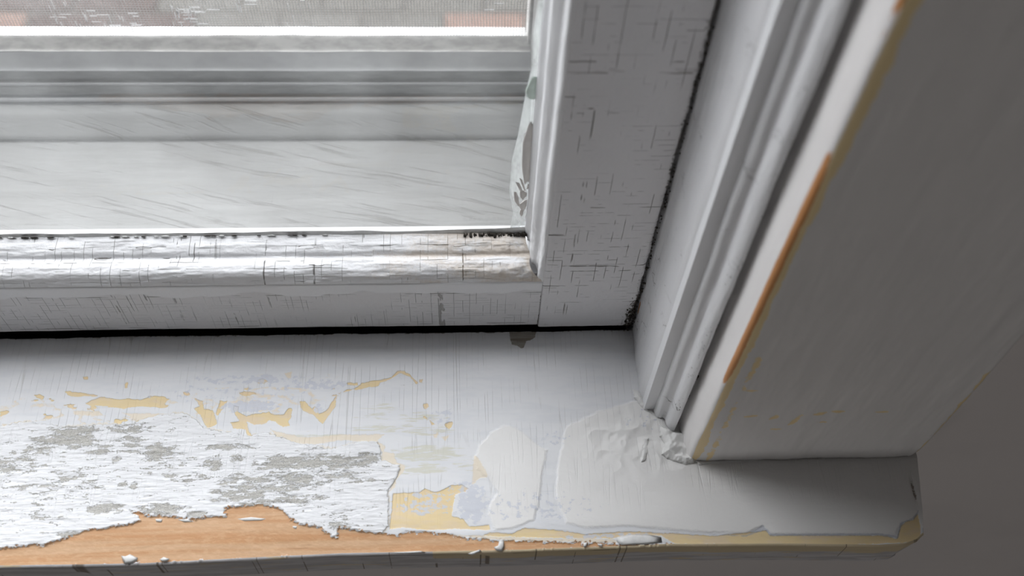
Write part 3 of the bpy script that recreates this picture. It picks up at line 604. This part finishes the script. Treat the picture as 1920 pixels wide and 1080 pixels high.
# ------------------------------------------------------------------ CASING
YC = -.0719
def casing_prof():
    return [(.0168, -.0500), (.0170, -.0560), (.0176, -.0640), (.0184, YC + .0024), (.0190, YC + .0010), (.0200, YC + .0002), (.0215, YC), (.1262, YC), (.1276, YC + .0006), (.1284, YC + .002), (.1284, WY - .0005)]
cp = smoothprof(resample(casing_prof(), .0008), 1)
def g_case(P_, S_):
    g_ = np.zeros(P_.shape[:2] + (4,)); x, y, z = P_[..., 0], P_[..., 1], P_[..., 2]
    front = (y < YC + .0004)
    xi = x - .0195
    wob = fbm(z * 45, z * 0 + 3, 4, 131)
    g_[..., 2] = front * sstep(.0065 + wob * .003, .0015, xi) * .80 * sstep(-.01, .006, z) + front * .72 * sstep(.1240, .1266, x + fbm(z * 90, z * 0, 3, 17) * .0022) * (z < .19)
    g_[..., 2] = np.maximum(g_[..., 2], front * .52 * np.exp(-((xi - .0085) / .003) ** 2) * sstep(.14, .09, z))
    for px, py, rx_, rz in ((1452,783,.002,.003),(1490,788,.0018,.006),(1540,776,.003,.002),(1543,792,.003,.001),(1410,780,.003,.001),(1460,805,.005,.001),(1570,772,.004,.001),(1413,733,.0035,.0012),(1655,772,.004,.0008)):
        c_ = on(px, py, 1, YC); g_[..., 2] = np.maximum(g_[..., 2], front * .66 * np.exp(-((x - c_[0] - (z - c_[2]) * .25) / rx_ / 1.4) ** 2 - ((z - c_[2]) / rz / 1.4) ** 2))
    arr = np.exp(-((x - .0192) / .0013) ** 2) * (y > YC - .001) * (y < YC + .0022)
    g_[..., 3] = arr * (.92 * sstep(.075, .10, z) * sstep(.222, .200, z) + .55 * sstep(.05, .08, z) * sstep(.24, .2, z) + .6 * sstep(.24, .27, z)) 
    g_[..., 0] = .60 * np.exp(-z / .0022) * front * sstep(-.4, .5, fbm(x * 120, z * 0, 3, 37)) + .3 * np.exp(-z / .006) * (xi < .006) * front
    return g_
def foot_case(P_):
    x, y, z = P_[..., 0], P_[..., 1], P_[..., 2]
    wob = fbm(z * 60, z * 0, 4, 19)
    outer = sstep(.12, .128, x)
    P_[..., 0] = x + outer * (-.0012 * np.clip(wob, 0, 1) - .022 * np.clip(z - .05, 0, .4) * 1.0) - outer * .0016 * sstep(.006, 0, z)
    P_[..., 0] += (x < .03) * fbm(z * 110, y * 200, 3, 23) * .0004 * sstep(.12, .02, z)
    P_[..., 2] = np.maximum(z, .0004)
    return P_
cs = empty('trim_1', (.07, -.062, 0), 'flat white-painted casing board right of the window, worn to beige and bare wood along its edge', 'casing', 'structure')
run('board', cp, zz_, M['casing'], cs, 111, .00035, attr=g_case, foot=foot_case, flip=True)
box('backing', .0190, .118, YC + .003, WY, .001, 1.36, M['plain'], cs)
# left side of the same window: casing, stop and head casing, out of the frame
MX = XL                                             # mirror about the centre of the opening
def mirror(o_src, name, parent):
    me = o_src.data.copy(); o = bpy.data.objects.new(name, me); COL.objects.link(o)
    off = o_src.parent.location; me.transform(Matrix.Translation(off)); me.transform(Matrix.Scale(-1, 4, (1, 0, 0))); me.transform(Matrix.Translation((XL, 0, 0))); me.flip_normals()
    me.transform(Matrix.Translation(-parent.location)); o.parent = parent
c2 = empty('trim_2', (XL - .07, -.062, 0), 'flat white-painted casing board left of the window', 'casing', 'structure')
s2 = empty('window_stop', (XL - .006, -.03, 0), 'upright moulded stop strip at the left jamb of the window', 'moulding', 'structure')
for ch in list(cs.children): mirror(ch, ch.name.split('.')[0], c2)
for ch in list(stp.children): mirror(ch, ch.name.split('.')[0], s2)
struct(box('trim_3', XL - .128, .128, YC, WY, 1.36, 1.47, M['plain'], None, .002), 'flat white head casing over the window')['category'] = 'casing'

# ------------------------------------------------------------------ CAULK lumps at the foot of the casing
ck_ = empty('caulk_bead', (.012, -.066, 0), 'lumpy white caulk squeezed out at the foot of the casing and stop moulding', 'caulk', 'thing')
def lump(polys, th, seed, label=None):
    pl = [sill(p) for p in polys]; al = np.array([p for q_ in pl for p in q_]); x0, y0 = al.min(0) - .001; x1, y1 = al.max(0) + .001
    nx = int((x1 - x0) / .0002); ny = int((y1 - y0) / .0002)
    X_, Y_ = np.meshgrid(np.linspace(x0, x1, nx), np.linspace(y0, y1, ny), indexing='ij')
    d = np.maximum.reduce([sdf(X_, Y_, p) for p in pl]) + fbm(X_ * 700, Y_ * 700, 3, seed) * .0005
    hh = np.sqrt(np.clip(d, 0, .0025) / .0025) * th * (1 + .9 * fbm(X_ * 170, Y_ * 170, 3, seed + 2, .5)) - .0016 * (d < 0)
    return grid('caulk_lump', np.stack([X_, Y_, hh + .0002], -1), M['caulk'], ck_, label=label)
lump([[(1237,800),(1250,806),(1262,812),(1280,812),(1298,838),(1308,858),(1300,869),(1285,872),(1262,865),(1240,853),(1246,832),(1238,818)]], .0028, 201)
lump([[(1186,730),(1196,733),(1204,745),(1212,765),(1222,777),(1210,770),(1196,757),(1188,745)]], .0022, 203)
lump([[(1207,822),(1216,822),(1213,850),(1209,865),(1200,868),(1203,842)]], .0007, 205)
0 and lump([[(1052,765),(1062,760),(1072,752),(1082,748),(1068,762),(1056,770)], [(1128,818),(1135,812),(1148,842),(1145,858),(1136,845)]], .0007, 207)
lump([[(1300,862),(1330,864),(1380,862),(1430,860),(1425,864),(1370,868),(1310,872)]], .0010, 209)

# loose black debris packed in the joints
db = empty('joint_debris', (0, -.002, .004), 'black crumbs and mould packed in the joint between sash stile and stop moulding', 'debris', 'stuff')
bm = bmesh.new()
def crumb(c, r):
    mx = Matrix.Translation(c) @ Matrix.Rotation(random.random() * 3, 4, 'Z') @ Matrix.Diagonal((r, r * .8, r * 1.3, 1))
    bmesh.ops.create_icosphere(bm, subdivisions=1, radius=1, matrix=mx)
for i in range(300):
    z = .006 + .28 * random.random(); crumb((-.0006 + random.gauss(0, .0004), .0002 + random.gauss(0, .0005), z), .00015 + .0006 * random.random() ** 3)
for i in range(90):
    crumb((-.0025 + random.gauss(0, .0013), -.0003, .012 + random.gauss(0, .006)), .0002 + .0006 * random.random() ** 2)
for i in range(160):
    z = random.choice((.03, .042, .047, .058, .095, .12, .17, .21, .235)) + random.gauss(0, .005); crumb((.0142 + random.gauss(0, .0004), -.0548 + random.gauss(0, .0005), max(.004, z)), .0002 + .0008 * random.random() ** 2)
me = bpy.data.meshes.new('crumbs'); bm.to_mesh(me); bm.free(); o = link('crumbs', me, M['dirt'], db); o['kind'] = 'stuff'

# ------------------------------------------------------------------ OUTSIDE THE SASH
XO = -.0440                                        # outer jamb
XOl = XL + .02
cav = box('added_gap_block', XL, .0, .018, .0362, -.03, ZB + .0025, M['dirt'], None); struct(cav, 'added dark block that stops light under the sash')  # added block: keeps daylight from leaking under the sash, so the gap stays dark
struct(box('dark_gap_floor', XL, .016, -.03, .0362, -.034, -.0235, M['dirt']), 'added black floor that darkens the gap under the sash')  # added floor of the gap, coloured black to deepen its shade
def prof_out(items, y, z, pxx=500):
    """walk outwards: 'h' = level ledge up to photo row, 'v' = riser up to photo row"""
    out = [(y, z)]
    for kind, row in items:
        if kind == 'h':
            p = on(pxx, row, 2, z); y = p[1]
        elif kind == 's':
            y, row = y + row[0], row[1]; z = on(pxx, row, 1, y)[2]
        elif kind == 'v':
            p = on(pxx, row, 1, y); z = p[2]
        else: y += kind; z += row
        out.append((y, z))
    return out
def extr(name, yz, mat, parent, x0=XOl, x1=XO, label=None, seed=0, thick=.012):
    P_ = smoothprof(resample(yz, .0015), 1); xx = np.linspace(x0, x1, 400)
    X_ = np.repeat(xx[:, None], len(P_), 1); n_ = fbm(X_ * 30, X_ * 0 + np.arange(len(P_))[None, :] * .3, 3, seed) * .0003
    P3 = np.stack([X_, P_[None, :, 0] + n_, P_[None, :, 1] + n_], -1)
    return grid(name, P3, mat, parent, label=label)
zo = -.005
p1 = prof_out([('h', 262)], .036, zo)
osl = empty('outer_sill', (-.4, .09, zo), 'white outer sill with grey wood checks, seen through the glass', 'windowsill', 'structure')
extr('board', p1, M['outer'], osl, seed=301)
y1_, z1_ = p1[-1]
p2 = prof_out([('v', 257), ('s', (.012, 212)), ('h', 195)], y1_, z1_)
extr('step', p2, M['outer'], osl, seed=302, label='plain white raised step of the outer sill')
y2_, z2_ = p2[-1]
sw = empty('storm_window', (-.4, y2_, z2_), 'grooved grey bottom track of the storm window outside the sash', 'storm window', 'thing')
p3 = prof_out([('h', 191), (.001, -.004), (.003, 0)], y2_, z2_); y, z = p3[-1]
p3b = prof_out([('v', 161), ('h', 158)], y, z); extr('track', p3 + p3b[1:-1], M['track'], sw, seed=303)
lipy, lipz = p3b[-1]
def lip(y, z, r=.0011, name='track_lip'):
    t_ = np.linspace(0, math.pi * 2, 13); xx = np.linspace(XOl, XO, 60)
    P_ = np.stack([np.stack([xx, xx * 0 + y + r * math.cos(q_), xx * 0 + z + r * math.sin(q_)], -1) for q_ in t_], 1); grid(name, P_, M['lip'], sw)
lip(p3[0][0] + .002, p3[0][1] + .0018, .0012); lip(lipy, lipz, .0011)
p4 = prof_out([(.004, 0), ('v', 133)], lipy, lipz); extr('track', p4, M['track'], sw, seed=304)
y4, z4 = p4[-1]
p5 = prof_out([('h', 130), ('s', (.008, 97))], y4, z4); extr('bottom_rail', p5, M['lip'], sw, seed=305, label='pale grey bottom rail of the storm window')
y5, z5 = p5[-1]
scn = empty('insect_screen', (-.4, y5, z5), 'dusty white-framed insect screen at the outer side of the window', 'window screen', 'thing')
p6 = prof_out([(.001, -.001), (.001, 0), ('s', (.007, 68)), ('h', 66)], y5, z5)
extr('frame_rail', p6, M['screenframe'], scn, seed=306)
ym, zm = p6[-2][0] + .002, p6[-1][1]
xm1 = on(985, 40, 1, ym)[0]; xm2 = on(1000, 40, 1, ym)[0]
# under the ledges so that nothing floats and no sky shows from below
box('core', XOl, XO, .036, y5 + .02, -.05, zo - .0008, M['plain'], osl)
# screen stiles
box('frame_stile', xm2 - .003, xm2 + .018, ym - .006, ym + .006, zm - .01, 1.0, M['screenframe'], scn, .001)
box('frame_stile', XOl - .01, XOl + .018, ym - .006, ym + .006, zm - .01, 1.0, M['screenframe'], scn, .001)
box('frame_rail', XOl - .01, xm2 + .018, ym - .006, ym + .006, 1.0, 1.02, M['screenframe'], scn, .001)
# woven mesh
Hs, pitch, wr = .40, .00168, .00017
vx = np.arange(XOl, xm2, pitch); hz = np.arange(zm, zm + Hs, pitch)
def wires(lines):
    V = []; Fc = []; base_ = 0
    for L in lines:                                # L (n,3) centre line
        n = len(L); d = L[-1] - L[0]; d /= np.linalg.norm(d); u_ = np.array([0, 1, 0]); v_ = np.cross(d, u_)
        ring = [u_ * wr, v_ * wr, -u_ * wr, -v_ * wr]
        V.append(np.concatenate([L + r_ for r_ in ring], 0))
        for k in range(4):
            k2 = (k + 1) % 4
            for i in range(n - 1): Fc.append((base_ + k * n + i, base_ + k * n + i + 1, base_ + k2 * n + i + 1, base_ + k2 * n + i))
        base_ += 4 * n
    me_ = bpy.data.meshes.new('mesh'); me_.from_pydata(np.concatenate(V).tolist(), [], Fc); me_.update(); return me_
tz = np.linspace(zm - .001, zm + Hs, 26); tx = np.linspace(XOl, xm2, 60)
def wav(x, z): return fbm(x * 40, z * 40, 3, 401) * .0009
L1 = [np.stack([x + wav(tz * 0 + x, tz) + (tz - zm) * 0.0, tz * 0 + ym, tz], -1) for x in vx]
L2 = [np.stack([tx, tx * 0 + ym + .0001, z + wav(tx + 5, tx * 0 + z)], -1) for z in hz]
o = link('mesh', wires(L1 + L2), M['wire'], scn, label='fine grey woven insect mesh'); o['kind'] = 'stuff'
# lint caught in the mesh
bm = bmesh.new()
for (cx, cy, sx1, sy1, n) in ((345,30,14,12,34),(105,25,14,20,12),(175,38,22,12,16),(450,12,6,10,7),(250,38,12,10,6),(910,10,14,8,6),(560,15,20,14,6)):
    for i in range(n):
        c0 = on(cx + random.gauss(0, sx1), max(-10, cy + random.gauss(0, sy1)), 1, ym - .0008); L_ = random.uniform(.002, .007)
        if random.random() < .55: boxmesh(bm, c0[0], c0[0] + .0003, c0[1], c0[1] + .0003, c0[2], c0[2] + L_)
        else: boxmesh(bm, c0[0], c0[0] + L_, c0[1], c0[1] + .0003, c0[2], c0[2] + .0003)
me = bpy.data.meshes.new('lint'); bm.to_mesh(me); bm.free(); o = link('lint', me, M['lint'], scn, smooth=False); o['kind'] = 'stuff'
# white ledge outside the screen, then the drop to the ground
pl_ = on(500, 50, 2, zm - .004); print('LEDGE', ym, zm, pl_)
box('outer_ledge', XOl, on(984, 40, 2, zm - .004)[0] , p6[-1][0] - .0015, pl_[1], -.05, zm - .004, M['white_ledge'], osl, label='bright white outer edge of the sill in daylight')
# outer jambs and head of the frame
oj = empty('window_frame', (XO, .1, 0), 'white outer jamb of the window frame to the right of the glass', 'window frame', 'structure')
box('jamb', XO, .0905, .0345, ym + .03, -.048, 1.36, M['outer'], oj)
box('jamb', XL - .09, XOl, .0345, ym + .03, -.048, 1.36, M['outer'], oj); box('head', XL - .09, .0905, .0, ym + .03, 1.34, 1.36, M['outer'], oj)
us = empty('window_sash', (-.4, .036, .70), 'plain white upper sash behind the lower one', 'window sash', 'thing')
for nm, b in (('stile', (XL + .002, XL + .05, .036, .07, .70, 1.34)), ('stile', (-.0460, -.0015, .036, .07, .70, 1.34)), ('rail', (XL + .05, -.046, .036, .07, .70, .74)), ('rail', (XL + .05, -.046, .036, .07, 1.29, 1.34))):
    box(nm, *b, M['plain'], us, .001)
box('glass_pane', XL + .05, -.046, .052, .055, .74, 1.29, M['glass'], us)
# blocks between the jamb face and the plaster (behind the stop)
struct(box('trim_4', .0010, .0905, -.045, .0345, -.02, 1.36, M['plain']), 'hidden white pulley stile behind the stop'); 
struct(box('trim_5', XL - .0905, XL - .0010, -.045, .0345, -.02, 1.36, M['plain']), 'hidden white pulley stile at the left')

# ------------------------------------------------------------------ the house front outside, the hood over the window, an added wall opposite that shades the ground
fa = empty('wall_outside', (0, .3, -3.0), 'outer face of the house wall around the window', kind='structure')
OM = plain('outside_render', (.16, .14, .13), .9, (8, 8, 8), .2)
box('panel', -6, 6, .02, YO, -3.0, -.9, OM, fa); box('panel', -6, 6, .02, YO, 2.0, 5.0, OM, fa); box('panel', 2.36, 6, .02, YO, -.9, 2.0, OM, fa); box('panel', -6, -3.36, .02, YO, -.9, 2.0, OM, fa)
struct(box('added_sky_block', -6, 6, 5.4, 5.6, -3.0, .2, OM), 'brown unseen wall added opposite the window to shade the ground')  # unseen wall, added to block sky light from the paving
# ------------------------------------------------------------------ ground outside: brick and grey paving far below
gd = empty('ground', (0, 3, -3.0), 'blurred brick and grey paving far below the window', kind='structure')
box('bed', -8, 8, .5, 14, -3.1, -3.01, plain('paving_sand', (.09, .08, .07), .95, (3, 3, 3), .3), gd)
PM = [plain('brick_pink', (.175, .112, .090), .9, (14, 14, 14), .2), plain('stone_grey', (.105, .098, .088), .9, (14, 14, 14), .25), plain('brick_pale', (.19, .145, .122), .9, (14, 14, 14), .2), plain('brick_brown', (.075, .052, .046), .9, (14, 14, 14), .3)]
proto = {}
for k in range(4):
    bm = bmesh.new(); boxmesh(bm, -.195, .195, -.095, .095, -.03, 0); bmesh.ops.bevel(bm, geom=bm.edges[:], offset=.006, segments=1, affect='EDGES')
    me = bpy.data.meshes.new('paving_slab'); bm.to_mesh(me); bm.free(); me.materials.append(PM[k]); proto[k] = me
for r_ in range(13):
    for c_ in range(17):
        x = -4.6 + c_ * .405 + (r_ % 2) * .2; y = 2.1 + r_ * .205
        v = fbm(np.array([x * .9]), np.array([y * 1.3]), 2, 501)[0]
        k = 3 if (x < -1.5 and r_ > 1 and v < .0) else (1 if v < -.02 else (0 if v < .22 else 2))
        o = bpy.data.objects.new('paving_slab', proto[k]); COL.objects.link(o); o.parent = gd; o.location = (x, y - 3, .0 + random.uniform(-.006, .004))
